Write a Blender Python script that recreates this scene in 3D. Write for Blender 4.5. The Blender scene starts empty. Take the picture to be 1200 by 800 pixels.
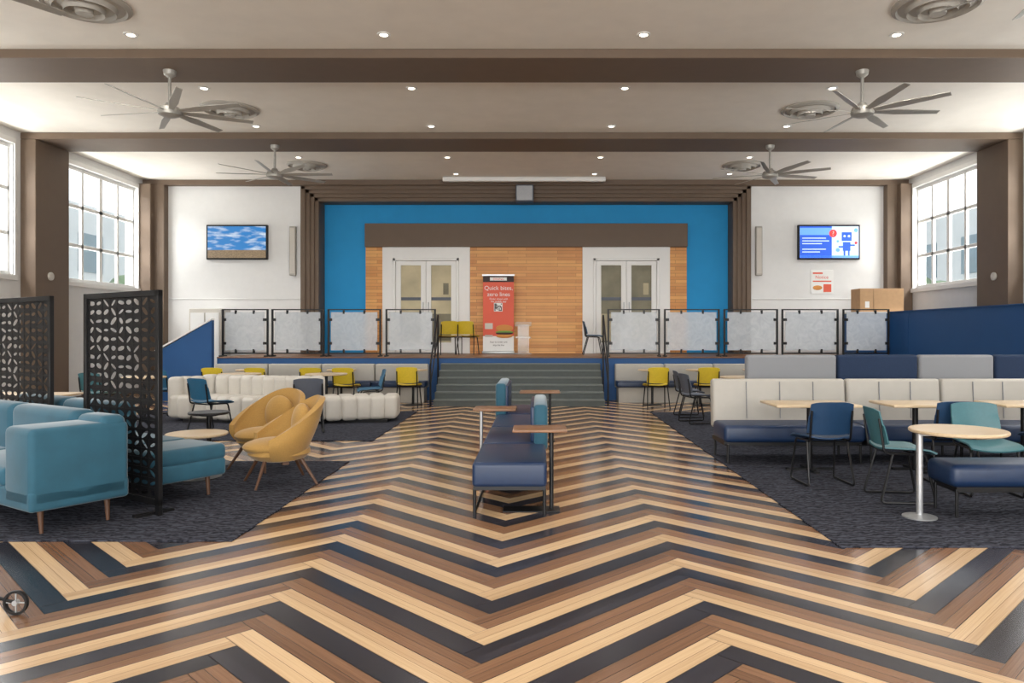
import bpy, bmesh, math, random
from mathutils import Vector, Matrix
random.seed(4)
sc=bpy.context.scene
pi=math.pi
def lin(c):
    r=[]
    for v in c:
        v=v/255.0
        r.append(v/12.92 if v<=0.04045 else ((v+0.055)/1.055)**2.4)
    return (r[0],r[1],r[2],1)
def newmat(n):
    m=bpy.data.materials.new(n); m.use_nodes=True
    nt=m.node_tree; return m,nt,nt.nodes['Principled BSDF']
def mat(n,c,rough=.5,metal=0,var=.06,scale=30,bump=0,spec=None,coat=0,sheen=0):
    m,nt,b=newmat(n)
    c=lin(c)
    tc=nt.nodes.new('ShaderNodeTexCoord'); no=nt.nodes.new('ShaderNodeTexNoise')
    no.inputs['Scale'].default_value=scale; no.inputs['Detail'].default_value=4
    nt.links.new(tc.outputs['Object'],no.inputs['Vector'])
    mx=nt.nodes.new('ShaderNodeMix'); mx.data_type='RGBA'
    mx.inputs[6].default_value=tuple(max(0,v*(1-var*2)) for v in c[:3])+(1,)
    mx.inputs[7].default_value=tuple(min(1,v*(1+var*2)) for v in c[:3])+(1,)
    nt.links.new(no.outputs['Fac'],mx.inputs[0]); nt.links.new(mx.outputs[2],b.inputs['Base Color'])
    b.inputs['Roughness'].default_value=rough; b.inputs['Metallic'].default_value=metal
    if coat: b.inputs['Coat Weight'].default_value=coat
    if sheen: b.inputs['Sheen Weight'].default_value=sheen; b.inputs['Sheen Roughness'].default_value=.4
    if bump:
        bp=nt.nodes.new('ShaderNodeBump'); bp.inputs['Strength'].default_value=bump; bp.inputs['Distance'].default_value=.01
        nt.links.new(no.outputs['Fac'],bp.inputs['Height']); nt.links.new(bp.outputs['Normal'],b.inputs['Normal'])
    return m
def emis(n,c,s):
    m,nt,b=newmat(n); b.inputs['Base Color'].default_value=lin(c)
    b.inputs['Emission Color'].default_value=lin(c); b.inputs['Emission Strength'].default_value=s
    return m
M={}
M['ceil']=mat('ceiling_plaster',(236,231,222),.85,scale=3,var=.03,bump=.15)
M['wall']=mat('wall_paint',(222,222,221),.8,scale=6,var=.02,bump=.05)
M['brown']=mat('brown_paint',(106,89,74),.6,scale=5,var=.04)
M['brownd']=mat('brown_trim_dark',(86,72,60),.5,scale=5,var=.04)
M['blue']=mat('bright_blue_paint',(28,150,214),.7,scale=3,var=.03)
M['navywall']=mat('navy_wall_paint',(26,80,136),.6,scale=3,var=.04)
M['white']=mat('white_trim',(232,232,230),.45,scale=8,var=.01)
M['black']=mat('black_metal',(22,22,24),.4,.3,scale=20)
M['navy']=mat('navy_vinyl',(22,44,76),.42,scale=15,var=.06,bump=.08)
M['navyf']=mat('navy_felt',(30,48,76),.9,scale=150,var=.2,bump=.2)
M['teal']=mat('teal_velvet',(34,84,104),.75,scale=5,var=.16,bump=.06,sheen=.35)
M['tealp']=mat('teal_plastic',(60,106,114),.45)
M['bluep']=mat('blue_plastic',(36,96,130),.45)
M['navyp']=mat('navy_plastic',(30,60,92),.4)
M['yellow']=mat('yellow_plastic',(214,186,50),.45)
M['mustard']=mat('mustard_fabric',(170,132,70),.85,scale=90,var=.1,bump=.15,sheen=.2)
M['grayp']=mat('gray_plastic',(84,90,102),.5)
M['cream']=mat('cream_leather',(198,193,184),.5,scale=8,var=.03,bump=.05)
M['greyl']=mat('light_grey_vinyl',(174,170,162),.55,scale=8,var=.03)
M['felt']=mat('grey_speckle_felt',(138,140,144),.95,scale=220,var=.35,bump=.3)
M['metal']=mat('brushed_metal',(180,182,184),.35,.7)
M['postg']=mat('grey_post_metal',(150,152,155),.4,.5)
M['fan']=mat('fan_silver',(168,165,158),.4,.25)
M['stair']=mat('stair_rubber',(74,80,78),.6,scale=12,var=.08)
M['nose']=mat('stair_nosing',(100,106,104),.5,scale=12,var=.05)
M['card']=mat('cardboard',(186,150,112),.85,scale=12)
M['darkwood']=mat('walnut_leg',(86,58,40),.5)
M['stagefl']=mat('stage_floor_wood',(120,84,56),.4,scale=8,var=.1)
M['red']=mat('banner_orange_red',(222,96,72),.6,scale=5,var=.02)
M['bread']=mat('bun_brown',(206,138,66),.6)
M['green']=mat('lettuce',(110,150,60),.6)
M['dk']=mat('dark_print',(50,34,34),.6)
M['bldg']=mat('exterior_building',(196,200,200),.9,scale=1,var=.05)
M['bldgd']=mat('exterior_window_tint',(96,120,130),.4,scale=1)
M['tree']=mat('exterior_foliage',(104,128,92),.9,scale=3,var=.35)
M['asph']=mat('exterior_ground',(150,152,145),.9,scale=2)
M['bluescr']=emis('screen_blue',(36,84,190),.9)
M['whitescr']=emis('screen_white',(190,212,246),.75)
M['redscr']=emis('screen_red',(220,60,60),.8)
M['cyscr']=emis('screen_lightblue',(100,155,225),.85)
M['lamp']=emis('downlight_lens',(255,244,225),6)
M['warmroom']=mat('warm_room_beyond',(190,180,150),.8,scale=1.5,var=.25)
M['dimroom']=mat('dim_room_beyond',(130,126,108),.8,scale=2,var=.35)

def woodmat(n,c1,c2,rough=.35,axis='x',sc_=6):
    m,nt,b=newmat(n)
    tc=nt.nodes.new('ShaderNodeTexCoord'); mp=nt.nodes.new('ShaderNodeMapping')
    mp.inputs['Scale'].default_value={'x':(1,14,14),'y':(14,1,14)}[axis]
    no=nt.nodes.new('ShaderNodeTexNoise'); no.inputs['Scale'].default_value=sc_; no.inputs['Detail'].default_value=6
    nt.links.new(tc.outputs['Object'],mp.inputs[0]); nt.links.new(mp.outputs[0],no.inputs['Vector'])
    r=nt.nodes.new('ShaderNodeValToRGB'); r.color_ramp.elements[0].position=.3; r.color_ramp.elements[1].position=.7
    r.color_ramp.elements[0].color=lin(c1); r.color_ramp.elements[1].color=lin(c2)
    nt.links.new(no.outputs['Fac'],r.inputs[0]); nt.links.new(r.outputs[0],b.inputs['Base Color'])
    b.inputs['Roughness'].default_value=rough
    return m
M['top']=woodmat('oak_laminate',(196,172,138),(212,190,158))
M['topd']=woodmat('walnut_laminate',(116,82,58),(144,106,76))

def floorwood(n,base,dark):
    m,nt,b=newmat(n); L=nt.links
    uv=nt.nodes.new('ShaderNodeUVMap'); uv.uv_map='UVMap'
    at=nt.nodes.new('ShaderNodeAttribute'); at.attribute_name='rnd'
    sep=nt.nodes.new('ShaderNodeSeparateXYZ'); L.new(uv.outputs[0],sep.inputs[0])
    m3=nt.nodes.new('ShaderNodeMath'); m3.operation='MULTIPLY'; m3.inputs[1].default_value=2; L.new(sep.outputs[1],m3.inputs[0])
    fl=nt.nodes.new('ShaderNodeMath'); fl.operation='FLOOR'; L.new(m3.outputs[0],fl.inputs[0])
    fr=nt.nodes.new('ShaderNodeMath'); fr.operation='FRACT'; L.new(m3.outputs[0],fr.inputs[0])
    sm=nt.nodes.new('ShaderNodeMath'); sm.operation='MULTIPLY_ADD'; sm.inputs[1].default_value=7.31; L.new(fl.outputs[0],sm.inputs[0])
    m50=nt.nodes.new('ShaderNodeMath'); m50.operation='MULTIPLY'; m50.inputs[1].default_value=50; L.new(at.outputs['Fac'],m50.inputs[0]); L.new(m50.outputs[0],sm.inputs[2])
    wn=nt.nodes.new('ShaderNodeTexWhiteNoise'); wn.noise_dimensions='1D'; L.new(sm.outputs[0],wn.inputs['W'])
    mp=nt.nodes.new('ShaderNodeCombineXYZ')
    ux=nt.nodes.new('ShaderNodeMath'); ux.operation='MULTIPLY'; ux.inputs[1].default_value=3.5; L.new(sep.outputs[0],ux.inputs[0])
    uy=nt.nodes.new('ShaderNodeMath'); uy.operation='MULTIPLY'; uy.inputs[1].default_value=20; L.new(sep.outputs[1],uy.inputs[0])
    L.new(ux.outputs[0],mp.inputs[0]); L.new(uy.outputs[0],mp.inputs[1]); L.new(sm.outputs[0],mp.inputs[2])
    no=nt.nodes.new('ShaderNodeTexNoise'); no.inputs['Scale'].default_value=1.0; no.inputs['Detail'].default_value=5; L.new(mp.outputs[0],no.inputs['Vector'])
    ad=nt.nodes.new('ShaderNodeMath'); ad.operation='MULTIPLY_ADD'; ad.inputs[1].default_value=.35; L.new(wn.outputs['Value'],ad.inputs[0])
    mm=nt.nodes.new('ShaderNodeMath'); mm.operation='MULTIPLY'; mm.inputs[1].default_value=.75; L.new(no.outputs['Fac'],mm.inputs[0]); L.new(mm.outputs[0],ad.inputs[2])
    r=nt.nodes.new('ShaderNodeValToRGB'); r.color_ramp.elements[0].position=.25; r.color_ramp.elements[1].position=.75
    r.color_ramp.elements[0].color=lin(dark); r.color_ramp.elements[1].color=lin(base)
    L.new(ad.outputs[0],r.inputs[0])
    g1=nt.nodes.new('ShaderNodeMath'); g1.operation='LESS_THAN'; g1.inputs[1].default_value=.04; L.new(fr.outputs[0],g1.inputs[0])
    mx=nt.nodes.new('ShaderNodeMix'); mx.data_type='RGBA'; L.new(g1.outputs[0],mx.inputs[0]); L.new(r.outputs[0],mx.inputs[6])
    mx.inputs[7].default_value=tuple(v*.45 for v in lin(dark)[:3])+(1,)
    L.new(mx.outputs[2],b.inputs['Base Color'])
    b.inputs['Roughness'].default_value=.2
    return m
FM=[floorwood('plank_light',(218,187,148),(184,151,114)),floorwood('plank_brown',(144,108,82),(104,76,58)),floorwood('plank_dark',(58,57,65),(36,36,43))]

def woodwall():
    m,nt,b=newmat('wood_panel_wall'); L=nt.links
    tc=nt.nodes.new('ShaderNodeTexCoord'); s=nt.nodes.new('ShaderNodeSeparateXYZ'); L.new(tc.outputs['Object'],s.inputs[0])
    c=nt.nodes.new('ShaderNodeCombineXYZ'); L.new(s.outputs[0],c.inputs[0]); L.new(s.outputs[2],c.inputs[1])
    br=nt.nodes.new('ShaderNodeTexBrick'); L.new(c.outputs[0],br.inputs['Vector'])
    br.inputs['Scale'].default_value=1; br.inputs['Brick Width'].default_value=1.3; br.inputs['Row Height'].default_value=.085
    br.inputs['Mortar Size'].default_value=.003; br.offset=.37; br.inputs['Bias'].default_value=.1
    br.inputs['Color1'].default_value=lin((242,180,102)); br.inputs['Color2'].default_value=lin((214,144,72)); br.inputs['Mortar'].default_value=lin((140,86,44))
    no=nt.nodes.new('ShaderNodeTexNoise'); no.inputs['Scale'].default_value=3
    L.new(c.outputs[0],no.inputs['Vector'])
    mx=nt.nodes.new('ShaderNodeMix'); mx.data_type='RGBA'; mx.blend_type='MULTIPLY'; mx.inputs[0].default_value=.2
    L.new(br.outputs['Color'],mx.inputs[6]); L.new(no.outputs['Fac'],mx.inputs[7]); L.new(mx.outputs[2],b.inputs['Base Color'])
    b.inputs['Roughness'].default_value=.45
    return m
M['woodwall']=woodwall()
def rugmat():
    m,nt,b=newmat('charcoal_carpet'); L=nt.links
    tc=nt.nodes.new('ShaderNodeTexCoord'); w=nt.nodes.new('ShaderNodeTexWave'); w.bands_direction='Y'
    w.inputs['Scale'].default_value=5; w.inputs['Distortion'].default_value=9; w.inputs['Detail'].default_value=3; w.inputs['Detail Scale'].default_value=2.5
    L.new(tc.outputs['Object'],w.inputs['Vector'])
    r=nt.nodes.new('ShaderNodeValToRGB'); r.color_ramp.elements[0].color=lin((34,35,42)); r.color_ramp.elements[1].color=lin((72,74,84))
    L.new(w.outputs['Fac'],r.inputs[0]); L.new(r.outputs[0],b.inputs['Base Color']); b.inputs['Roughness'].default_value=1
    b.inputs['Specular IOR Level'].default_value=.1
    return m
M['rug']=rugmat()
def acrylic():
    m,nt,b=newmat('frosted_acrylic'); L=nt.links
    tc=nt.nodes.new('ShaderNodeTexCoord'); no=nt.nodes.new('ShaderNodeTexNoise'); no.inputs['Scale'].default_value=5; no.inputs['Detail'].default_value=8; no.inputs['Distortion'].default_value=2
    L.new(tc.outputs['Object'],no.inputs['Vector'])
    r=nt.nodes.new('ShaderNodeValToRGB'); r.color_ramp.elements[0].position=.3; r.color_ramp.elements[1].position=.7
    r.color_ramp.elements[0].color=lin((202,210,218)); r.color_ramp.elements[1].color=lin((222,228,234))
    L.new(no.outputs['Fac'],r.inputs[0]); L.new(r.outputs[0],b.inputs['Base Color']); b.inputs['Roughness'].default_value=.3
    b.inputs['Alpha'].default_value=.55
    return m
M['acry']=acrylic()
def glass(n,a):
    m,nt,b=newmat(n); b.inputs['Base Color'].default_value=(.8,.88,.9,1); b.inputs['Roughness'].default_value=.03; b.inputs['Alpha'].default_value=a
    return m
M['glass']=glass('window_glass',.08); M['clear']=glass('clear_acrylic',.25)
def skyscreen():
    m,nt,b=newmat('screen_landscape'); L=nt.links
    tc=nt.nodes.new('ShaderNodeTexCoord'); s=nt.nodes.new('ShaderNodeSeparateXYZ'); L.new(tc.outputs['Object'],s.inputs[0])
    mp=nt.nodes.new('ShaderNodeMapping'); mp.inputs['Scale'].default_value=(1.6,1,6); mp.inputs['Rotation'].default_value=(0,.15,0); L.new(tc.outputs['Object'],mp.inputs[0])
    no=nt.nodes.new('ShaderNodeTexNoise'); no.inputs['Scale'].default_value=1.8; no.inputs['Detail'].default_value=8; L.new(mp.outputs[0],no.inputs['Vector'])
    r=nt.nodes.new('ShaderNodeValToRGB'); r.color_ramp.elements[0].position=.47; r.color_ramp.elements[1].position=.72
    r.color_ramp.elements[0].color=lin((20,130,206)); r.color_ramp.elements[1].color=lin((225,238,250)); L.new(no.outputs['Fac'],r.inputs[0])
    g=nt.nodes.new('ShaderNodeMath'); g.operation='LESS_THAN'; g.inputs[1].default_value=3.6; L.new(s.outputs[2],g.inputs[0])
    n2=nt.nodes.new('ShaderNodeTexNoise'); n2.inputs['Scale'].default_value=14; L.new(mp.outputs[0],n2.inputs['Vector'])
    r2=nt.nodes.new('ShaderNodeValToRGB'); r2.color_ramp.elements[0].color=lin((60,50,36)); r2.color_ramp.elements[1].color=lin((190,160,120)); L.new(n2.outputs['Fac'],r2.inputs[0])
    mx=nt.nodes.new('ShaderNodeMix'); mx.data_type='RGBA'; L.new(g.outputs[0],mx.inputs[0]); L.new(r.outputs[0],mx.inputs[6]); L.new(r2.outputs[0],mx.inputs[7])
    L.new(mx.outputs[2],b.inputs['Emission Color']); b.inputs['Emission Strength'].default_value=.9; b.inputs['Base Color'].default_value=(0.02,.02,.02,1)
    return m
M['skyscr']=skyscreen()

class MB:
    def __init__(s): s.bm=bmesh.new(); s.mats=[]
    def mi(s,m):
        m=M[m] if isinstance(m,str) else m
        if m not in s.mats: s.mats.append(m)
        return s.mats.index(m)
    def add(s,t,m,mx=None):
        i=s.mi(m)
        for f in t.faces: f.material_index=i; f.smooth=True
        if mx is not None: bmesh.ops.transform(t,matrix=mx,verts=t.verts)
        bmesh.ops.recalc_face_normals(t,faces=t.faces)
        for e in t.edges:
            if len(e.link_faces)==2 and e.calc_face_angle(0)>math.radians(36): e.smooth=False
        me=bpy.data.meshes.new('t'); t.to_mesh(me); s.bm.from_mesh(me); bpy.data.meshes.remove(me); t.free()
    def box(s,a,b,m,bev=0,seg=3,rz=0,rx=0,ry=0):
        t=bmesh.new(); bmesh.ops.create_cube(t,size=1)
        d=[b[i]-a[i] for i in range(3)]; c=[(a[i]+b[i])/2 for i in range(3)]
        bmesh.ops.scale(t,vec=d,verts=t.verts)
        if bev: bmesh.ops.bevel(t,geom=t.edges[:],offset=min(bev,min(abs(v) for v in d)*.49),segments=seg,profile=.5,affect='EDGES')
        mx=Matrix.Translation(c)@Matrix.Rotation(rz,4,'Z')@Matrix.Rotation(ry,4,'Y')@Matrix.Rotation(rx,4,'X')
        s.add(t,m,mx)
    def cyl(s,p,q,r,m,r2=None,seg=16):
        p=Vector(p);q=Vector(q);d=q-p
        t=bmesh.new(); bmesh.ops.create_cone(t,cap_ends=True,segments=seg,radius1=r,radius2=r if r2 is None else r2,depth=d.length)
        s.add(t,m,Matrix.Translation((p+q)/2)@d.to_track_quat('Z','Y').to_matrix().to_4x4())
    def tube(s,pts,r,m,seg=8):
        P=[Vector(p) for p in pts]
        Q=[P[0]]
        for i in range(1,len(P)-1):
            a=(P[i-1]-P[i]); b=(P[i+1]-P[i]); k=min(.04,a.length*.4,b.length*.4)
            A=P[i]+a.normalized()*k; B=P[i]+b.normalized()*k
            for tt in (0,.33,.66,1): Q.append(A*(1-tt)**2+P[i]*2*tt*(1-tt)+B*tt*tt)
        Q.append(P[-1])
        t=bmesh.new(); rings=[]
        for i,p in enumerate(Q):
            d=(Q[min(i+1,len(Q)-1)]-Q[max(i-1,0)]).normalized()
            u=d.cross(Vector((0.13,0.2,1)) if abs(d.z)<.9 else Vector((1,.1,0))).normalized() 
            if i>0:
                u=(pu-d*pu.dot(d)).normalized()
            pu=u; v=d.cross(u)
            rings.append([t.verts.new(p+(u*math.cos(2*pi*k/seg)+v*math.sin(2*pi*k/seg))*r) for k in range(seg)])
        for i in range(len(rings)-1):
            for k in range(seg): t.faces.new((rings[i][k],rings[i][(k+1)%seg],rings[i+1][(k+1)%seg],rings[i+1][k]))
        t.faces.new(rings[0]); t.faces.new(rings[-1][::-1])
        s.add(t,m)
    def lathe(s,prof,c,m,seg=32,sx=1,sy=1):
        t=bmesh.new(); R=[]
        for r,z in prof: R.append([t.verts.new((c[0]+max(r,.0005)*sx*math.cos(2*pi*k/seg),c[1]+max(r,.0005)*sy*math.sin(2*pi*k/seg),c[2]+z)) for k in range(seg)])
        for i in range(len(R)-1):
            for k in range(seg): t.faces.new((R[i][k],R[i][(k+1)%seg],R[i+1][(k+1)%seg],R[i+1][k]))
        t.faces.new(R[0]); t.faces.new(R[-1])
        s.add(t,m)
    def sheet(s,fn,nu,nv,th,m):
        t=bmesh.new(); V=[[t.verts.new(fn(i/nu,j/nv)) for j in range(nv+1)] for i in range(nu+1)]
        for i in range(nu):
            for j in range(nv): t.faces.new((V[i][j],V[i+1][j],V[i+1][j+1],V[i][j+1]))
        bmesh.ops.recalc_face_normals(t,faces=t.faces)
        bmesh.ops.solidify(t,geom=t.faces[:],thickness=th)
        s.add(t,m)
    def ell(s,c,r,m,n=16):
        t=bmesh.new(); bmesh.ops.create_uvsphere(t,u_segments=n*2,v_segments=n,radius=1)
        s.add(t,m,Matrix.Translation(c)@Matrix.Diagonal((r[0],r[1],r[2],1)))
    def prism(s,pts,y0,y1,m):
        t=bmesh.new(); A=[t.verts.new((x,y0,z)) for x,z in pts]; B=[t.verts.new((x,y1,z)) for x,z in pts]
        t.faces.new(A); t.faces.new(B[::-1]); n=len(pts)
        for i in range(n): t.faces.new((A[i],A[(i+1)%n],B[(i+1)%n],B[i]))
        s.add(t,m)
    def done(s,name,loc=(0,0,0),rz=0):
        me=bpy.data.meshes.new(name); s.bm.to_mesh(me); s.bm.free()
        for m in s.mats: me.materials.append(m)
        o=bpy.data.objects.new(name,me); sc.collection.objects.link(o); o.location=loc; o.rotation_euler=(0,0,rz); return o
def text(parent,body,size,loc,m,rot=(pi/2,0,0)):
    c=bpy.data.curves.new('text','FONT'); c.body=body; c.size=size; c.align_x='CENTER'; c.extrude=.001
    o=bpy.data.objects.new('text_line',c); sc.collection.objects.link(o); o.location=loc; o.rotation_euler=rot
    c.materials.append(M[m]); o.parent=parent; return o

W=9.65; ZC=5.36; ZB=5.23; Y0=-6.0; YB=19.5; YW=18.9
def build_floor():
    r=12; w=.14; k=w/math.sqrt(2); g=.0012/w; X0=.06
    bm=bmesh.new(); uvl=bm.loops.layers.uv.new('UVMap'); rl=bm.verts.layers.float.new('rnd')
    def q(x0,y0,x1,y1,mi,hor):
        cx=(x0+x1)/2;cy=(y0+y1)/2; X=(cx-cy)*k+X0; Y=(cx+cy)*k
        if abs(X)>W+1.3 or Y<Y0-1.3 or Y>YB+1.3: return
        rv=random.random()
        pts=[(x0+g,y0+g),(x1-g,y0+g),(x1-g,y1-g),(x0+g,y1-g)]
        vs=[]
        for x,y in pts:
            v=bm.verts.new(((x-y)*k+X0,(x+y)*k,0)); v[rl]=rv; vs.append(v)
        f=bm.faces.new(vs); f.material_index=mi
        uv=[(0,0),(1,0),(1,1),(0,1)] if hor else [(0,0),(0,1),(1,1),(1,0)]
        for l,u in zip(f.loops,uv): l[uvl].uv=u
    for y in range(-170,270):
        for m_ in range(-12,13):
            x=y+2*r*m_; q(x,y,x+r,y+1,y%3,True)
    for c in range(-170,270):
        for m_ in range(-12,13):
            y=c-2*r+1+2*r*m_; q(c,y,c+1,y+r,(c-r)%3,False)
    for co,no in (((-W,0,0),(-1,0,0)),((W,0,0),(1,0,0)),((0,Y0,0),(0,-1,0)),((0,YB,0),(0,1,0))):
        bmesh.ops.bisect_plane(bm,geom=bm.verts[:]+bm.edges[:]+bm.faces[:],plane_co=co,plane_no=no,clear_outer=True)
    i0=3
    vs=[bm.verts.new(p) for p in ((-W,Y0,-.003),(W,Y0,-.003),(W,YB,-.003),(-W,YB,-.003))]
    f=bm.faces.new(vs); f.material_index=i0
    vb=[bm.verts.new(p) for p in ((-W,Y0,-.15),(W,Y0,-.15),(W,YB,-.15),(-W,YB,-.15))]
    f=bm.faces.new(vb[::-1]); f.material_index=i0
    for i in range(4):
        f=bm.faces.new((vs[i],vb[i],vb[(i+1)%4],vs[(i+1)%4])); f.material_index=i0
    bm.normal_update()
    for f in bm.faces:
        if f.normal.z<0 and f.material_index<3: f.normal_flip()
    me=bpy.data.meshes.new('floor'); bm.to_mesh(me); bm.free()
    for m in FM: me.materials.append(m)
    me.materials.append(M['brownd'])
    o=bpy.data.objects.new('floor',me); sc.collection.objects.link(o)
build_floor()
b=MB(); b.box((-W-.3,Y0,ZC),(W+.3,YB+.3,ZC+.25),'ceil'); b.done('ceiling')
beams=[(1.68,2.68),(5.88,6.88),(10.08,11.07),(14.28,15.3)]
for y0,y1 in beams:
    b=MB(); b.box((-W,y0,ZB),(W,y1,ZC),'brown',.01,1); b.done('ceiling_beam')
b=MB(); b.box((-W,18.7,ZB),(W,YB,ZC),'brown'); b.done('ceiling_beam')
wins=[(-1.15,1.5),(3.0,5.7),(7.2,9.85),(11.45,14.1),(15.7,18.45)]
for sgn,nm in ((-1,'left'),(1,'right')):
    b=MB(); xa,xb=sgn*W,sgn*(W+.3)
    x0,x1=min(xa,xb),max(xa,xb)
    b.box((x0,Y0,0),(x1,YB+.3,2.6),'wall'); b.box((x0,Y0,5.1),(x1,YB+.3,ZC),'wall')
    ys=[Y0]+[v for w_ in wins for v in w_]+[YB+.3]
    for i in range(0,len(ys),2): b.box((x0,ys[i],2.6),(x1,ys[i+1],5.1),'wall')
    b.done('wall_'+nm)
    b=MB(); xi=sgn*(W-.025); b.box((min(xa,xi),Y0,0),(max(xa,xi),YW,.14),'brownd'); b.done('baseboard_'+nm)
    for i,(y0,y1) in enumerate(wins):
        b=MB()
        def bx(ya,za,yb,zb,d0,d1,m='white'):
            p,q_=sgn*(W+d0),sgn*(W+d1); b.box((min(p,q_),ya,za),(max(p,q_),yb,zb),m,.004,1)
        bx(y0-.08,2.5,y1+.04,2.6,-.07,.1); bx(y0-.08,5.1,y1+.04,5.2,-.03,.02); bx(y0-.08,2.6,y0,5.1,-.03,.02); bx(y1,2.6,y1+.04,5.1,-.03,.02)
        bx(y0,2.6,y1,2.68,.08,.16); bx(y0,5.02,y1,5.1,.08,.16)
        for k in range(5):
            t=y0+(y1-y0)*k/4; h=.06 if k==2 else .038
            bx(max(y0,t-h),2.6,min(y1,t+h),5.1,.09,.15)
        for z in (3.4,4.25): bx(y0,z-.038,y1,z+.038,.09,.15)
        bx(y0,2.68,y1,5.02,.118,.122,'glass')
        b.done('window_%d'%(i+1+(5 if sgn>0 else 0)))
    for y0,y1 in beams:
        b=MB(); p,q_=sgn*(W-.3),sgn*(W-.001); b.box((min(p,q_),y0,0),(max(p,q_),y1,ZB-.001),'brown',.01,1); b.done('pilaster')
    b=MB(); p,q_=sgn*(W-.55),sgn*(W-.001); b.box((min(p,q_),18.68,0),(max(p,q_),YW-.001,ZB-.001),'brown',.01,1)
    b.box((min(sgn*(W-.3),q_),18.5,0),(max(sgn*(W-.3),q_),18.68,ZB-.001),'brown',.01,1); b.done('corner_pilaster')
b=MB(); b.box((-W,Y0-.3,4.9),(W,Y0,ZC),'wall'); b.box((-W,Y0-.3,0),(W,Y0,.5),'wall')
for x in (-W,-5,-.25,4.5,W-.5): b.box((x,Y0-.3,.5),(x+.5,Y0,4.9),'wall')
b.done('wall_rear')
b=MB(); b.box((-W,YB,0),(W,YB+.3,ZB),'blue'); b.done('wall_back')
b=MB(); b.box((-W,YW,0),(-5.7,YB,ZB),'wall'); b.box((-W+.56,YW-.015,2.35),(-5.78,YW,2.38),'wall',.005,1); b.done('wall_back_left')
b=MB(); b.box((5.7,YW,0),(W,YB,ZB),'wall'); b.box((5.78,YW-.015,2.35),(W-.56,YW,2.38),'wall',.005,1); b.done('wall_back_right')
b=MB(); n=4
for i in range(n):
    xo=5.7-.1*i; xi=5.7-.1*(i+1); y0=YW-.1+.05*i; zt=ZB-.093*(i+1)
    for s_ in (-1,1):
        p,q_=s_*xo,s_*xi; b.box((min(p,q_)-.01,y0,0.967),(max(p,q_)+.01,YB,ZB),'brown',.012,2)
    b.box((-xo,y0,zt),(xo,YB,ZB-.093*i+.01),'brown',.012,2)
b.done('trim_1')
b=MB(); b.box((-4.2,YB-.2,3.74),(4.2,YB,4.35),'brown',.01,1); b.done('trim_2')
b=MB()
for xa,xb in ((-4.2,-3.75),(-1.47,1.47),(3.75,4.2)): b.box((xa,YB-.08,.967),(xb,YB,3.74),'woodwall')
b.done('wood_panel_wall')
for k,s_ in enumerate((-1,1)):
    b=MB(); x0,x1=sorted((s_*1.47,s_*3.75)); dx0,dx1=sorted((s_*1.75,s_*3.47))
    b.box((x0,YB-.14,.967),(dx0,YB,3.74),'white'); b.box((dx1,YB-.14,.967),(x1,YB,3.74),'white'); b.box((dx0,YB-.14,3.45),(dx1,YB,3.74),'white')
    b.done('door_surround')
    b=MB()
    b.box((dx0,YB-.19,.967),(dx0+.07,YB-.02,3.45),'white',.008,1); b.box((dx1-.07,YB-.19,.967),(dx1,YB-.02,3.45),'white',.008,1); b.box((dx0,YB-.19,3.38),(dx1,YB-.02,3.45),'white',.008,1)
    mid=(dx0+dx1)/2
    b.box((dx0+.07,YB-.05,.967),(dx1-.07,YB-.02,3.38),'white')
    A_,B_=('warmroom','dimroom') if s_<0 else ('dimroom','warmroom')
    for j,(a,c) in enumerate(((dx0+.075,mid-.004),(mid+.004,dx1-.075))):
        y0,y1=YB-.16,YB-.1
        b.box((a,y0,.98),(a+.13,y1,3.375),'white',.006,1); b.box((c-.13,y0,.98),(c,y1,3.375),'white',.006,1)
        b.box((a+.12,y0,3.26),(c-.12,y1,3.375),'white',.006,1); b.box((a+.12,y0,.98),(c-.12,y1,1.25),'white',.006,1)
        b.box((a+.12,y1-.025,1.2),(c-.12,y1-.005,3.3),A_)
        b.box((a+.13,y1-.03,2.35),(c-.13,y1-.026,2.43),'grayp'); b.box((a+.13,y1-.03,1.3),(c-.13,y1-.026,2.0),B_)
        if j==1: b.box((c-.34,y1-.03,2.5),(c-.2,y1-.026,2.8),B_)
    for hx in (mid-.07,mid+.07): b.cyl((hx,YB-.2,1.9),(hx,YB-.2,2.3),.012,'metal'); b.cyl((hx,YB-.2,2.28),(hx,YB-.15,2.28),.008,'metal'); b.cyl((hx,YB-.2,1.92),(hx,YB-.15,1.92),.008,'metal')
    b.done('door_%d'%(k+1))
ZS=.967; XS0,XS1=-6.85,W-.01; YS=16.56
b=MB(); b.box((XS0,YS,0),(XS1,YW-.01,ZS-.03),'navywall'); b.box((XS0,YS-.03,ZS-.03),(XS1,YW-.01,ZS),'stagefl',.008,1); b.box((-5.3,YW-.02,0),(5.3,YB-.002,ZS),'stagefl'); b.done('stage_platform')
b=MB(); nr=7; rise=ZS/nr; tr=(YS-15.17)/(nr-1)
for i in range(nr-1):
    b.box((-1.83,15.17+tr*i,0),(1.68,YS-.032,rise*(i+1)-.03),'stair'); b.box((-1.83,15.15+tr*i,rise*(i+1)-.03),(1.68,YS-.032,rise*(i+1)),'nose',.008,1)
b.done('stage_stairs')
for x in (-1.9,1.75):
    b=MB(); b.tube([(x,15.25,0),(x,15.25,.85),(x,16.4,1.9),(x,16.4,0)],.02,'black'); b.tube([(x,15.27,.45),(x,16.4,1.45)],.014,'black'); b.done('stair_handrail')
b=MB(); b.prism([(-8.1,0),(-6.9,0),(-6.9,1.78),(-8.1,1.08)],16.4,16.53,'navywall'); b.prism([(-8.15,1.08),(-6.9,1.78),(-6.9,1.82),(-8.15,1.12)],16.37,16.55,'white'); b.done('ramp_parapet')
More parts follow.
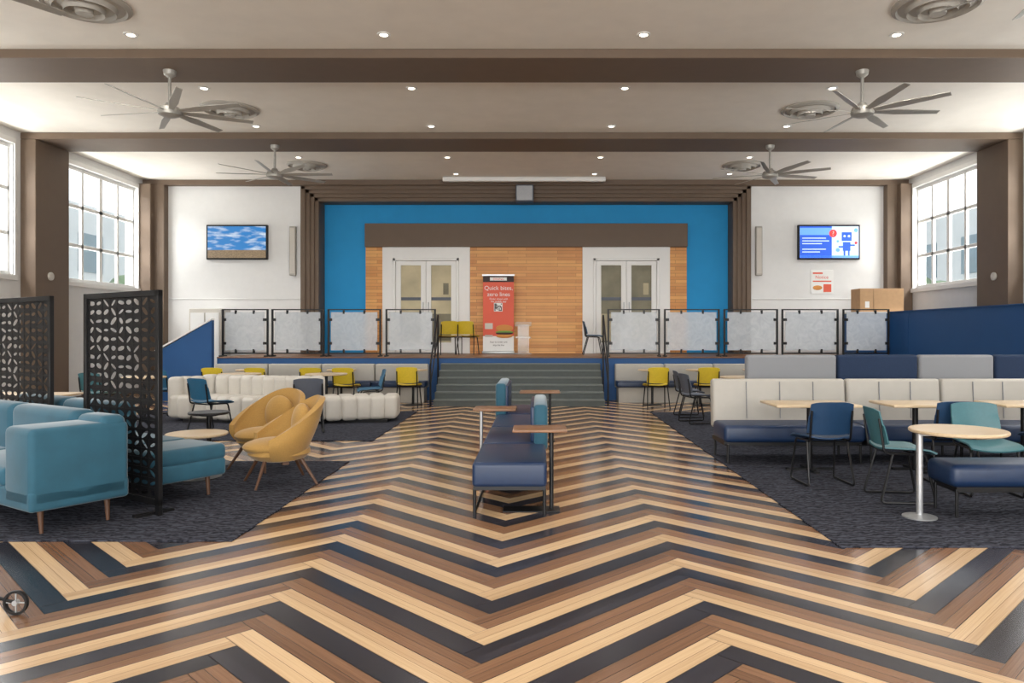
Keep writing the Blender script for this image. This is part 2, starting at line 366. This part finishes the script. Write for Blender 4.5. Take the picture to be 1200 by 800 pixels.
b=MB(); b.box((8.55,11.2,0),(8.7,YS-.04,2.0),'navywall',.01,1); b.box((8.55,YS-.04,ZS),(8.7,17.45,2.0),'navywall'); b.box((8.52,11.18,1.98),(8.73,17.45,2.0),'navywall'); b.done('side_parapet')
b=MB(); b.box((7.85,17.6,ZS),(9.1,18.3,1.97),'navywall',.01,1); b.box((7.82,17.58,1.97),(9.13,18.32,2.0),'white'); b.done('storage_cabinet')
b=MB(); b.box((7.98,17.68,2.0),(9.02,18.2,2.56),'card',.004,1); b.box((8.3,17.675,2.0),(8.305,17.68,2.55),'darkwood'); b.box((8.1,17.676,2.1),(8.2,17.68,2.25),'white'); b.done('cardboard_box')
b=MB(); b.box((-8.3,18.3,0),(-7.5,YW-.04,2.1),'cream',.01,1); b.box((-8.25,18.28,.1),(-7.92,18.3,2.0),'white'); b.box((-7.88,18.28,.1),(-7.55,18.3,2.0),'white'); b.done('utility_cabinet')
for x0,x1 in [(-6.82,-5.81),(-5.7,-4.55),(-4.43,-3.26),(-3.12,-2.02),(1.9,3.05),(3.18,4.4),(4.53,5.72),(5.84,7.09),(7.22,8.24)]:
    b=MB(); y=16.8
    for x in (x0,x1):
        b.box((x-.02,y-.02,ZS),(x+.02,y+.02,2.04),'black',.004,1); b.box((x-.02,y-.18,ZS),(x+.02,y+.18,ZS+.03),'black')
    b.box((x0,y-.015,2.015),(x1,y+.015,2.04),'black'); b.box((x0,y-.015,ZS+.06),(x1,y+.015,ZS+.09),'black')
    b.box((x0+.06,y-.03,ZS+.14),(x1-.06,y-.022,1.97),'acry')
    for zz in (ZS+.3,1.8):
        for x in (x0+.045,x1-.045): b.box((x-.045,y-.045,zz-.03),(x+.045,y,zz+.03),'black')
    for xx in (x0+(x1-x0)*.3,x0+(x1-x0)*.7):
        for zz in (ZS+.13,1.97): b.box((xx-.02,y-.045,zz-.04),(xx+.02,y,zz+.04),'black')
    b.done('barrier_panel')
b=MB(); b.box((-8.1,YW-.09,3.36),(-6.55,YW,4.24),'black',.01,1); b.box((-8.06,YW-.096,3.4),(-6.59,YW-.09,4.2),'skyscr'); b.done('wall_television')
b=MB(); b.box((6.9,YW-.09,3.36),(8.47,YW,4.24),'black',.01,1); b.box((6.94,YW-.096,3.4),(8.43,YW-.09,4.2),'whitescr')
b.box((6.94,YW-.099,3.4),(7.75,YW-.096,4.2),'bluescr'); b.box((6.94,YW-.101,3.98),(7.75,YW-.099,4.16),'cyscr'); b.box((6.94,YW-.099,3.4),(8.43,YW-.096,3.46),'cyscr')
for z,l in ((3.9,.6),(3.83,.68),(3.76,.5),(3.62,.6),(3.55,.45)): b.box((7.0,YW-.102,z-.012),(7.0+l,YW-.099,z+.012),'whitescr')
b.cyl((7.78,YW-.104,4.02),(7.78,YW-.1,4.02),.1,'redscr'); b.box((8.0,YW-.104,3.83),(8.25,YW-.1,4.05),'bluescr',.001,1); b.box((8.03,YW-.104,3.58),(8.22,YW-.1,3.8),'bluescr')
for x in (8.07,8.18): b.cyl((x,YW-.11,3.95),(x,YW-.104,3.95),.03,'whitescr'); b.box((x-.02,YW-.104,3.46),(x+.02,YW-.1,3.58),'bluescr')
b.box((7.92,YW-.104,3.66),(8.03,YW-.1,3.7),'bluescr'); b.box((8.22,YW-.104,3.7),(8.33,YW-.1,3.74),'bluescr'); b.cyl((8.36,YW-.104,3.78),(8.36,YW-.1,3.78),.04,'redscr'); b.cyl((7.9,YW-.104,3.6),(7.9,YW-.1,3.6),.05,'cyscr')
b.cyl((8.36,YW-.104,4.1),(8.36,YW-.1,4.1),.05,'cyscr'); b.cyl((7.9,YW-.104,3.82),(7.9,YW-.1,3.82),.03,'cyscr')
tv=b.done('wall_television')
text(tv,'?',.17,(7.78,YW-.106,3.96),'white')
b=MB(); b.box((7.25,YW-.012,2.5),(7.82,YW,3.1),'white',.002,1); b.box((7.3,YW-.016,2.8),(7.77,YW-.012,2.83),'red'); b.box((7.3,YW-.016,3.0),(7.55,YW-.012,3.04),'red'); b.ell((7.42,YW-.014,2.65),(.12,.005,.06),'bread'); b.box((7.57,YW-.016,2.54),(7.77,YW-.012,2.74),'red',.01,1)
p=b.done('wall_poster'); text(p,'Notice',.12,(7.53,YW-.014,2.88),'red')
for x in (-5.9,5.9):
    b=MB(); b.box((x-.08,YW-.15,2.95),(x+.08,YW-.03,4.2),'greyl',.02,2); b.box((x-.06,YW-.155,3.0),(x+.06,YW-.15,4.15),'cream'); b.box((x-.03,YW-.03,3.4),(x+.03,YW,3.7),'black'); b.done('column_loudspeaker')
b=MB(); b.box((-.25,YW-.4,4.78),(.2,YW-.1,5.2),'grayp',.02,2); b.box((-.22,YW-.41,4.81),(.17,YW-.4,5.17),'postg'); b.done('hanging_loudspeaker')
b=MB(); b.box((-2.05,18.3,ZC-.12),(1.98,18.45,ZC-.001),'white',.03,3); b.done('projector_screen_housing')
for s_ in (-1,1):
    b=MB(); b.lathe([(0,0),(.08,0),(.08,.03),(.06,.04),(0,.04)],(0,0,0),'cream',24); o=b.done('wall_clock',(s_*(W-.302),14.7,2.62)); o.rotation_euler=(0,-s_*pi/2,0)  # plain round disc on each side's pilaster
b=MB(); y=19.0; x0,x1=-1.12,-.29
b.box((x0,y-.1,ZS),(x1,y+.1,ZS+.07),'metal',.02,2); b.box((x0+.02,y-.006,ZS+.07),(x1-.02,y,2.98),'red'); b.box((x0,y-.012,2.96),(x1,y+.006,3.0),'metal'); b.cyl((-.7,y+.03,ZS+.05),(-.7,y+.03,2.97),.012,'metal')
b.box((x0+.02,y-.009,2.8),(x1-.02,y-.006,2.96),'dk'); b.box((x0+.2,y-.011,2.84),(x1-.2,y-.009,2.92),'white')
b.box((x0+.02,y-.009,ZS+.07),(x1-.02,y-.006,1.42),'white')
b.box((-.82,y-.01,2.05),(-.6,y-.008,2.27),'white')
for i in range(7):
    for j in range(7):
        if random.random()<.55 or (i in(0,6) and j in (0,6)): b.box((-.805+i*.027,y-.012,2.065+j*.027),(-.78+i*.027,y-.01,2.09+j*.027),'dk')
b.ell((-.55,y-.02,1.62),(.22,.012,.09),'bread'); b.ell((-.55,y-.024,1.52),(.23,.012,.04),'green'); b.ell((-.55,y-.026,1.49),(.22,.012,.035),'dk'); b.ell((-.55,y-.024,1.42),(.21,.012,.05),'bread')
b.box((-1.05,y-.014,1.4),(-.85,y-.009,1.75),'cream',.02,2); b.box((-1.05,y-.016,1.45),(-.85,y-.014,1.6),'red')
bn=b.done('rollup_banner')
text(bn,'Quick bites,',.15,(-.7,y-.01,2.6),'white'); text(bn,'zero lines',.15,(-.7,y-.01,2.44),'white'); text(bn,'Order ahead with',.065,(-.7,y-.01,2.35),'white'); text(bn,'the mobile app',.065,(-.7,y-.01,2.285),'white')
text(bn,'DINING',.08,(-.7,y-.013,2.85),'red'); text(bn,'Scan to order and',.06,(-.7,y-.011,1.25),'dk'); text(bn,'skip the line',.06,(-.7,y-.011,1.17),'dk')
b=MB(); b.box((-.28,18.55,ZS),(.15,18.9,ZS+.03),'clear'); b.box((-.2,18.7,ZS+.03),(.08,18.72,ZS+.75),'clear'); b.box((-.27,18.55,ZS+.74),(.14,18.9,ZS+.77),'clear',rx=.25); b.box((-.26,18.62,ZS+.4),(.13,18.8,ZS+.44),'clear'); b.done('acrylic_lectern')
for Y in (1.0,5.0,7.6,9.6,11.7,13.85,16.3,18.0):
    for X in (-4.95,-1.68,1.68,4.95):
        b=MB(); b.lathe([(.0,-.004),(.055,-.004),(.055,-.012),(.085,-.012),(.09,0),(.0,0)],(X,Y,ZC),'white',20); b.cyl((X,Y,ZC-.012),(X,Y,ZC-.005),.05,'lamp'); b.done('recessed_downlight')
for Y,rr in ((4.3,.5),(8.7,.5),(12.8,.48),(17.05,.45)):
    for X in (-5.0,5.0):
        b=MB(); b.lathe([(.0,0),(rr,0),(rr,-.02),(rr*.9,-.05),(rr*.86,-.02),(rr*.7,-.03),(rr*.66,-.09),(rr*.62,-.04),(rr*.45,-.05),(rr*.42,-.12),(rr*.38,-.06),(rr*.2,-.07),(rr*.18,-.13),(0,-.13)],(X,Y,ZC),'greyl',36); b.done('ceiling_air_diffuser')
def fan(X,Y,a0):
    b=MB(); z=4.64
    b.lathe([(0,0),(.09,0),(.08,-.06),(.03,-.1),(0,-.1)],(0,0,ZB-0),'fan',20); b.cyl((0,0,z+.1),(0,0,ZB-.05),.022,'fan')
    b.lathe([(0,.14),(.05,.13),(.07,.09),(.14,.06),(.16,.0),(.15,-.04),(.08,-.07),(0,-.075)],(0,0,z),'fan',24)
    for k in range(8):
        a=a0+k*pi/4; t=bmesh.new()
        n=8; U=[];D=[]
        for i in range(n+1):
            r=.13+ (1.13-.13)*i/n; w=.028+.03*min(1,i/3)-.02*max(0,(i-3)/5); tilt=.3
            for S,dz in ((U,.004),(D,-.004)):
                S.append([t.verts.new((r,-w,w*tilt+dz+.02*(i/n))),t.verts.new((r,w,-w*tilt+dz+.02*(i/n)))])
        for i in range(n):
            t.faces.new((U[i][0],U[i+1][0],U[i+1][1],U[i][1])); t.faces.new((D[i][1],D[i+1][1],D[i+1][0],D[i][0]))
            for s_ in (0,1): t.faces.new((U[i][s_],U[i+1][s_],D[i+1][s_],D[i][s_]))
        t.faces.new((U[0][0],U[0][1],D[0][1],D[0][0])); t.faces.new((U[n][0],U[n][1],D[n][1],D[n][0]))
        b.add(t,'fan',Matrix.Translation((0,0,z+.01))@Matrix.Rotation(a,4,'Z'))
    b.done('ceiling_fan',(X,Y,0))
for Y in (2.18,6.38,10.57,14.78):
    for X,a in ((-4.93,.2),(4.93,.5)): fan(X,Y,a+Y)
for a,c in (((-7.5,5.33),(-1.88,8.64)),((-7.0,10.3),(-1.98,14.1)),((2.43,5.18),(8.3,14.0))):
    b=MB(); b.box((a[0],a[1],0),(c[0],c[1],.012),'rug',.004,1); b.done('area_rug')
def chair(x,y,rot,m,frame='black',z=.012,legs='sled',name='dining_chair'):
    b=MB()
    def seat(u,v):
        X=(u-.5)*.46; Y=-.2+v*.43
        return Vector((X*(1-.08*(1-v)),Y,.455+.10*(X/.46)**2-.03*max(0,(v-.75)*4)**2+.015*(1-v)))
    b.sheet(seat,10,8,.014,m)
    def back(u,v):
        X=(u-.5)*(.45-.03*v); 
        return Vector((X,-.215-.07*v+.28*(X)**2/.45*1.2,.50+.32*v-.02*(abs(u-.5)*2)**4*(1 if v>.5 else -1)))
    b.sheet(back,10,8,.014,m)
    for s_ in (-1,1):
        X=s_*.2
        if legs=='sled':
            b.tube([(X,-.245,.74),(X,-.2,.44),(X,.14,.43),(X*1.12,.22,.012),(X*1.12,-.24,.012),(X,-.13,.43)],.011,frame)
        else:
            b.tube([(X,-.245,.74),(X,-.2,.44),(X,.12,.43),(X*1.12,.2,0)],.012,frame); b.tube([(X,-.15,.43),(X*1.12,-.27,0)],.012,frame)
    b.tube([(-.2,.05,.43),(.2,.05,.43)],.01,frame); b.tube([(-.2,-.14,.43),(.2,-.14,.43)],.01,frame)
    return b.done(name,(x,y,z),rot)
def rtable(x,y,h,r,m='top',post='black',z=.012,off=0,name='round_table',base=.24):
    b=MB(); b.lathe([(0,h-.028),(r-.012,h-.028),(r,h-.018),(r,h-.006),(r-.006,h),(0,h)],(0,0,0),m,40)
    b.cyl((off,0,.01),(off,0,h-.028),.026,post); b.lathe([(0,0),(base,0),(base,.008),(.05,.02),(0,.02)],(off,0,0),post,28)
    b.cyl((off,0,h-.045),(off,0,h-.028),.1,post)
    return b.done(name,(x,y,z))
for x in (-6.05,-5.2,-4.15,-3.5): chair(x,14.75,random.uniform(-.15,.15),'yellow',z=0,legs='four')
chair(-2.3,15.0,.0,'yellow',z=0,legs='four')
chair(2.68,14.9,.05,'yellow',z=0,legs='four'); chair(3.7,14.9,-.05,'yellow',z=0,legs='four'); chair(4.9,14.9,-.05,'yellow',z=0,legs='four')
for x0,x1 in ((-6.8,-2.1),(2.0,7.4)):
    b=MB(); n=round((x1-x0)/1.17); w=(x1-x0)/n
    for i in range(n):
        a=x0+i*w
        b.box((a+.01,16.3,.3),(a+w-.01,16.5,.82),'greyl',.03); b.box((a+.01,15.9,.33),(a+w-.01,16.32,.46),'navy',.03)
    b.box((x0+.05,16.0,0),(x1-.05,16.45,.33),'greyl'); b.done('wall_banquette')
for x in (-5.7,-3.8,-2.3,2.7,3.7,4.9): rtable(x,15.52,.74,.3,'top',z=0,base=.2)
for x in (-5.2,-3.6): rtable(x,13.72,.74,.38)
chair(-2.75,13.55,pi/2+.3,'bluep'); chair(-6.35,13.55,-.6,'bluep'); chair(-7.3,12.9,-.2,'tealp',z=0)
rtable(-6.45,12.75,.74,.35)
chair(-1.9,18.2,.3,'yellow',z=ZS,legs='four'); chair(-1.42,18.35,-.2,'yellow',z=ZS,legs='four'); chair(1.68,18.2,-pi/2,'bluep',z=ZS,legs='four')
chair(-4.6,11.15,-.5,'bluep'); chair(-3.15,11.15,.35,'grayp')
chair(2.95,12.3,-pi/2+.2,'grayp'); chair(3.0,13.2,-pi/2,'grayp'); rtable(3.85,12.75,.74,.4)
chair(4.3,12.0,.3,'bluep'); chair(4.6,13.3,2.6,'bluep')
b=MB()
def path(t):
    X=-5.6+3.5*t; return Vector((X,12.55+.22*math.cos(t*2*pi),0))
n=15
for i in range(n):
    t=(i+.5)/n; p=path(t); d=(path(t+.01)-path(t-.01)).normalized(); a=math.atan2(d.y,d.x); nrm=Vector((-d.y,d.x,0))
    wl=(path((i+1)/n)-path(i/n)).length/2+.015
    c=p+Vector((0,0,.25))
    dep=.36 if i not in (0,n-1) else .3
    b.box((c.x-wl,c.y-dep,.04),(c.x+wl,c.y+dep,.44),'cream',.075,4,rz=a)
    if i<10:
        c2=p+nrm*.32
        b.box((c2.x-wl,c2.y-.15,.1),(c2.x+wl,c2.y+.15,.76),'cream',.085,4,rz=a)
for k in range(5):
    a=pi/2+k*pi/4.0; c=path(0)+Vector((-.25*abs(math.sin(k*pi/4)),.15-.1*k,0))
    b.box((c.x-.14,c.y-.13,.05),(c.x+.12,c.y+.13,.74 if k<3 else .44),'cream',.07,4)
b.box((-5.6,12.35,.0),(-2.2,12.7,.05),'black'); b.done('channel_tufted_sectional',(0,0,.012))
U=Vector((-.84,.54,0)).normalized(); ang=math.atan2(-U.y,-U.x)
def sofa(loc,rot,L,arm,armw,name='velvet_sofa',my=1):
    b=MB(); D=.72
    def bx(a,c,m,bev=0,seg=3):
        ya,yb=sorted((a[1]*my,c[1]*my)); b.box((a[0],ya,a[2]),(c[0],yb,c[2]),m,bev,seg)
    bx((-L,-D,.18),(0,0,.34),'teal',.03)
    n=2; w=(L-armw)/n
    for i in range(n):
        bx((-L+i*w+.005,-D-.01,.32),(-L+(i+1)*w-.005,-.18,.47),'teal',.05,4)
        bx((-L+i*w+.005,-.24,.4),(-L+(i+1)*w-.005,-.02,.86),'teal',.07,4)
    if arm: bx((-armw,-D,.2),(0,0,.79),'teal',.045,4); bx((-armw+.01,-.22,.6),(-.01,-.01,.84),'teal',.06,4)
    else: bx((-armw,-D-.01,.32),(0,-.0,.47),'teal',.05,4)
    for x in (-L+.12,-.12):
        for y in (-D+.12,-.12): b.cyl((x,y*my,.2),(x+.02*(1 if x>-.5 else -1),y*my,0),.024,'darkwood',.013)
    return b.done(name,loc,rot)
sofa((-2.96,5.96,.012),ang,2.6,True,.42)
sofa((-2.96,6.28,.012),ang,2.6,False,.6,my=-1)
def screen(p,q,h=1.84):
    p=Vector(p);q=Vector(q);d=q-p; L=d.length; b=MB()
    b.box((0,-.02,.0),(.05,.02,h),'black',.003,1); b.box((L-.05,-.02,0),(L,.02,h),'black',.003,1)
    b.box((0,-.02,h-.05),(L,.02,h),'black',.003,1); b.box((0,-.02,.08),(L,.02,.13),'black',.003,1)
    nx=9; ny=21; cw=(L-.1)/nx; ch=(h-.18)/ny; t=bmesh.new()
    N=16
    for i in range(nx):
        for j in range(ny):
            cx=.05+(i+.5)*cw; cz=.13+(j+.5)*ch
            tl=(.35 if (i+j)%2 else -.35)+.35*math.sin(i*1.7+j*2.3); ra,rb=.046+.01*math.sin(i*3+j),.0165+.005*math.sin(i+j*2)
            inn=[];out=[]
            for k in range(N):
                a=2*pi*(k+.5)/N; ex,ez=ra*math.cos(a-tl),rb*math.sin(a-tl); x=ex*math.cos(tl)-ez*math.sin(tl); z=ex*math.sin(tl)+ez*math.cos(tl)
                lim=min(1,.45*cw/max(abs(x),1e-6),.45*ch/max(abs(z),1e-6)); inn.append((cx+x*lim,cz+z*lim))
                ca,sa=math.cos(a),math.sin(a); s_=min(.5*cw/max(abs(ca),1e-6),.5*ch/max(abs(sa),1e-6)); out.append((cx+ca*s_,cz+sa*s_))
            A=[t.verts.new((x,0,z)) for x,z in inn]; B=[t.verts.new((x,0,z)) for x,z in out]
            for k in range(N): t.faces.new((A[k],A[(k+1)%N],B[(k+1)%N],B[k]))
    b.add(t,'black')
    for i in range(1,nx): b.box((.05+i*cw-.008,-.003,.13),(.05+i*cw+.008,.003,h-.05),'black')
    for j in range(1,ny): b.box((.05,-.003,.13+j*ch-.006),(L-.05,.003,.13+j*ch+.006),'black')
    for x in (.1,L-.1): b.box((x-.03,-.16,0),(x+.03,.16,.02),'black')
    b.done('perforated_screen',(p.x,p.y,.012),math.atan2(d.y,d.x))
screen((-3.78,6.72,0),(-2.76,6.05,0)); screen((-5.35,7.72,0),(-4.3,7.05,0))
def lounge(x,y,rot):
    b=MB()
    def sh(u,v):
        a=(u-.5)*math.radians(236); f=max(0,math.cos(a*.75)); e=(abs(u-.5)*2)**6
        h=.53+.31*f**1.6-.06*e
        vz=.25+(h-.25)*v
        r=.25+.13*math.sin(min(1,v*1.3)*pi/2)
        return Vector((r*math.sin(a)*1.05,-r*math.cos(a)*.95-.09*v*v*f+.03,vz))
    b.sheet(sh,36,14,.055,'mustard')
    b.lathe([(0,.22),(.16,.225),(.25,.25),(.3,.30),(.29,.34),(0,.35)],(0,.02,0),'mustard',36)
    b.ell((0,.07,.37),(.27,.3,.085),'mustard'); b.ell((0,-.2,.56),(.2,.1,.22),'mustard')
    for s_ in (-1,1):
        b.cyl((s_*.14,.18,.27),(s_*.27,.3,0),.02,'darkwood',.012); b.cyl((s_*.14,-.14,.27),(s_*.27,-.28,0),.02,'darkwood',.012)
    b.box((-.18,-.03,.2),(.18,.03,.24),'darkwood'); b.done('lounge_armchair',(x,y,.012),rot)
lounge(-2.24,7.4,pi/2+.55); lounge(-2.7,8.25,pi/2+1.15)
rtable(-3.2,7.65,.46,.3,name='coffee_table'); rtable(-3.4,8.38,.6,.22,'black',name='side_table')
def bench(y0,y1,backside=0):
    b=MB(); x0,x1=-.23,.39
    b.box((x0,y0,.22),(x1,y1,.43),'navy',.035,4); b.box((x0+.01,y0+.01,.2),(x1-.01,y1-.01,.235),'black')
    for x in (x0+.02,x1-.02):
        for y in (y0+.03,y1-.03): b.cyl((x,y,0),(x,y,.21),.014,'black')
        b.cyl((x,y0+.03,.012),(x,y1-.03,.012),.01,'black')
    if backside==1: b.box((x1-.12,y0,.35),(x1+.02,y1,.8),'teal',.04,3); b.box((x1-.15,y0+.02,.43),(x1-.1,y1-.02,.78),'navy',.02)
    if backside==-1: b.box((x0-.02,y0,.35),(x0+.12,y1,.83),'teal',.04,3); b.box((x0+.1,y0+.02,.43),(x0+.15,y1-.02,.8),'navy',.02)
    b.done('modular_bench')
bench(6.13,7.2); bench(7.24,8.5,1); bench(8.54,9.8); bench(9.84,11.1,-1); 
b=MB(); b.box((.1,6.2,.665),(.56,6.55,.69),'topd',.01,2); b.cyl((.43,6.3,.01),(.43,6.3,.67),.018,'black'); b.box((.02,6.2,0),(.5,6.4,.012),'black',.003,1); b.done('laptop_table')
b=MB(); b.box((-.38,7.9,.665),(.08,8.25,.69),'topd',.01,2); b.cyl((-.3,8.05,.01),(-.3,8.05,.67),.018,'metal'); b.box((-.36,7.95,0),(.05,8.15,.012),'black',.003,1); b.done('laptop_table')
b=MB(); b.box((.06,10.2,.665),(.62,10.55,.69),'topd',.01,2); b.cyl((.48,10.35,.01),(.48,10.35,.67),.018,'black'); b.box((.1,10.25,0),(.55,10.45,.012),'black',.003,1); b.done('laptop_table')
xs=[2.42,4.05,5.2,6.3]
for i in range(3):
    b=MB(); x0,x1=xs[i]+.01,xs[i+1]-.01
    b.box((x0,8.98,.34),(x1,9.14,.93),'greyl',.04,4,rx=-.06); b.box((x0,8.42,.24),(x1,9.0,.44),'navy',.05,4); b.box((x0+.02,8.5,.2),(x1-.02,9.1,.25),'black')
    for x in (x0+.05,x1-.05):
        for y in (8.46,9.08): b.cyl((x,y,0),(x,y,.22),.015,'black')
    for k in range(1,3 if i else 4): 
        xx=x0+(x1-x0)*k/(3 if i else 4); b.box((xx-.003,8.955,.46),(xx+.003,8.97,.9),'felt',rx=-.06)
    b.done('lounge_bench',(0,0,.012))
xs=[3.05,4.25,5.32,6.32,7.4]
for i in range(4):
    b=MB(); x0,x1=xs[i]+.01,xs[i+1]-.01; m='felt' if i%2==0 else 'navyf'
    b.box((x0,9.75,.2),(x1,9.9,1.2),m,.04,4); b.box((x0,9.85,.22),(x1,10.5,.45),'navy',.05,4)
    for x in (x0+.05,x1-.05):
        for y in (9.82,10.42): b.cyl((x,y,0),(x,y,.24),.015,'black')
    b.done('highback_bench',(0,0,.012))
for i in range(3):
    b=MB(); x0=5.0+i*1.1; b.box((x0,12.6,.3),(x0+1.05,12.76,1.1),'navyf',.04,4); b.box((x0,12.0,.22),(x0+1.05,12.62,.45),'navy',.05,4)
    for x in (x0+.05,x0+1.0):
        for y in (12.05,12.7): b.cyl((x,y,0),(x,y,.3),.015,'black')
    b.done('highback_bench',(0,0,.012))
def rect_table(x,y,w,d,h=.73,z=.012):
    b=MB(); b.box((-w/2,-d/2,h-.028),(w/2,d/2,h),'top',.01,2); b.cyl((0,0,.01),(0,0,h-.03),.03,'black'); b.box((-.25,-.03,0),(.25,.03,.02),'black'); b.box((-.03,-.22,0),(.03,.22,.02),'black'); b.box((-.15,-.15,h-.045),(.15,.15,h-.028),'black'); b.done('dining_table',(x,y,z))
rect_table(3.27,8.08,.9,.6); rect_table(4.42,8.08,.75,.6); rect_table(5.6,8.08,.75,.6)
chair(3.14,7.4,.05,'navyp'); chair(4.45,7.48,-.1,'navyp'); chair(3.56,6.66,-pi/2-.1,'tealp'); chair(4.47,6.88,pi-.1,'tealp'); chair(5.5,7.45,0,'navyp')
b=MB(); h=.71; b.lathe([(0,h-.03),(.35,h-.03),(.362,h-.02),(.362,h-.006),(.355,h),(0,h)],(0,0,0),'top',44); b.cyl((-.31,0,.01),(-.31,0,h-.03),.026,'metal'); b.lathe([(0,0),(.13,0),(.13,.01),(.03,.025),(0,.025)],(-.31,0,0),'metal',28); b.box((-.32,-.03,h-.05),(.2,.03,h-.03),'metal'); b.done('pull_up_table',(3.71,6.0,.012))
b=MB(); b.box((3.64,5.95,.24),(5.3,6.38,.43),'navy',.06,4); b.box((3.7,6.0,.2),(5.25,6.34,.25),'black')
for x in (3.7,4.5,5.2):
    for y in (6.0,6.32): b.cyl((x,y,0),(x,y,.22),.013,'black')
b.done('bench_ottoman',(0,0,.012))
rect_table(-6.2,9.4,1.2,.6,z=0); chair(-6.2,8.95,0,'grayp',z=0)
# utility cart whose wheel just enters the frame at left
b=MB()
for x in (-2.46,-3.2):
    for y in (3.55,3.95):
        t=bmesh.new(); R=24
        rings=[[t.verts.new((rr*math.cos(2*pi*k/R),yy,rr*math.sin(2*pi*k/R))) for k in range(R)] for rr,yy in ((.052,-.01),(.064,-.01),(.066,0),(.064,.01),(.052,.01))]
        for i in range(5):
            A=rings[i];B=rings[(i+1)%5]
            for k in range(R): t.faces.new((A[k],A[(k+1)%R],B[(k+1)%R],B[k]))
        b.add(t,'black',Matrix.Translation((x,y,.066))); b.cyl((x,y-.014,.066),(x,y+.014,.066),.014,'metal'); b.box((x-.053,y-.003,.063),(x+.053,y+.003,.069),'metal'); b.box((x-.003,y-.003,.013),(x+.003,y+.003,.119),'metal')
        xx=-2.78 if x>-3 else -3.15
        b.tube([(x,y,.066),(xx,y,.15),(xx,y,.9)],.009,'black')
for z in (.16,.5,.88): b.box((-3.17,3.53,z),(-2.76,3.97,z+.02),'grayp',.005,1)
b.done('utility_cart')
b=MB(); b.box((-60,-40,-.3),(60,60,-.16),'asph'); b.done('exterior_ground')
for s_ in (-1,1):
    b=MB(); x=s_*24; b.box((x-2,-10,-.16),(x+2,60,7.8),'bldg')
    for i in range(15):
        for j in range(2):
            b.box((x-s_*2-.05,-8+i*4.4,1.5+j*3),(x-s_*2+.05,-6+i*4.4,3.4+j*3),'bldgd')
    b.done('exterior_building')
    for y in (24,33):
        b=MB(); b.cyl((0,0,-.16),(0,0,2.4),.16,'darkwood',.1)
        for k in range(9):
            a=k*2.4; b.ell((1.0*math.cos(a)*(k/9),1.0*math.sin(a)*(k/9),2.6+.22*(k%5)),(.75,.75,.6),'tree',8)
        b.done('exterior_tree',(s_*17.5,y,0))
w=bpy.data.worlds.new('World'); sc.world=w; w.use_nodes=True
bg=w.node_tree.nodes['Background']; bg.inputs[0].default_value=(.88,.94,1,1); bg.inputs[1].default_value=1.7
def area(name,loc,target,sx,sy,p,c=(1,1,1)):
    l=bpy.data.lights.new(name,'AREA'); l.shape='RECTANGLE'; l.size=sx; l.size_y=sy; l.energy=p; l.color=c
    o=bpy.data.objects.new(name,l); sc.collection.objects.link(o); o.location=loc
    o.rotation_euler=(Vector(target)-Vector(loc)).to_track_quat('-Z','Y').to_euler()
for s_ in (-1,1):
    area('window_daylight',(s_*13.5,10,8.5),(s_*4,10,1),20,4,5200,(1,.985,.95))
    area('ground_bounce_daylight',(s_*12.5,10,.6),(s_*2,10,5.3),20,2.6,3400,(1,.985,.95))  # unseen area lamps added outside, aimed up through the windows to brighten the ceiling
area('rear_window_light',(0,Y0+.05,2.8),(0,10,3.2),17,4,1650,(1,.98,.95))  # fill lamp added behind the camera, spread across the rear wall openings
for Y in (5.0,9.6,12.6,16.6):
    for X in (-4.95,-1.68,1.68,4.95):
        l=bpy.data.lights.new('downlight_spot','SPOT'); l.energy=160; l.spot_size=2.4; l.spot_blend=.8; l.shadow_soft_size=.08; l.color=(1,.96,.9)
        o=bpy.data.objects.new('downlight_spot',l); sc.collection.objects.link(o); o.location=(X,Y+.0,ZC-.03)
cd=bpy.data.cameras.new('Camera'); cd.sensor_width=36; cd.lens=36*870/1200; cd.shift_x=-31/1200; cd.shift_y=-10/1200
cam=bpy.data.objects.new('Camera',cd); sc.collection.objects.link(cam); cam.location=(.32,0,1.5); cam.rotation_euler=(pi/2,0,0); sc.camera=cam
sc.view_settings.view_transform='Standard'
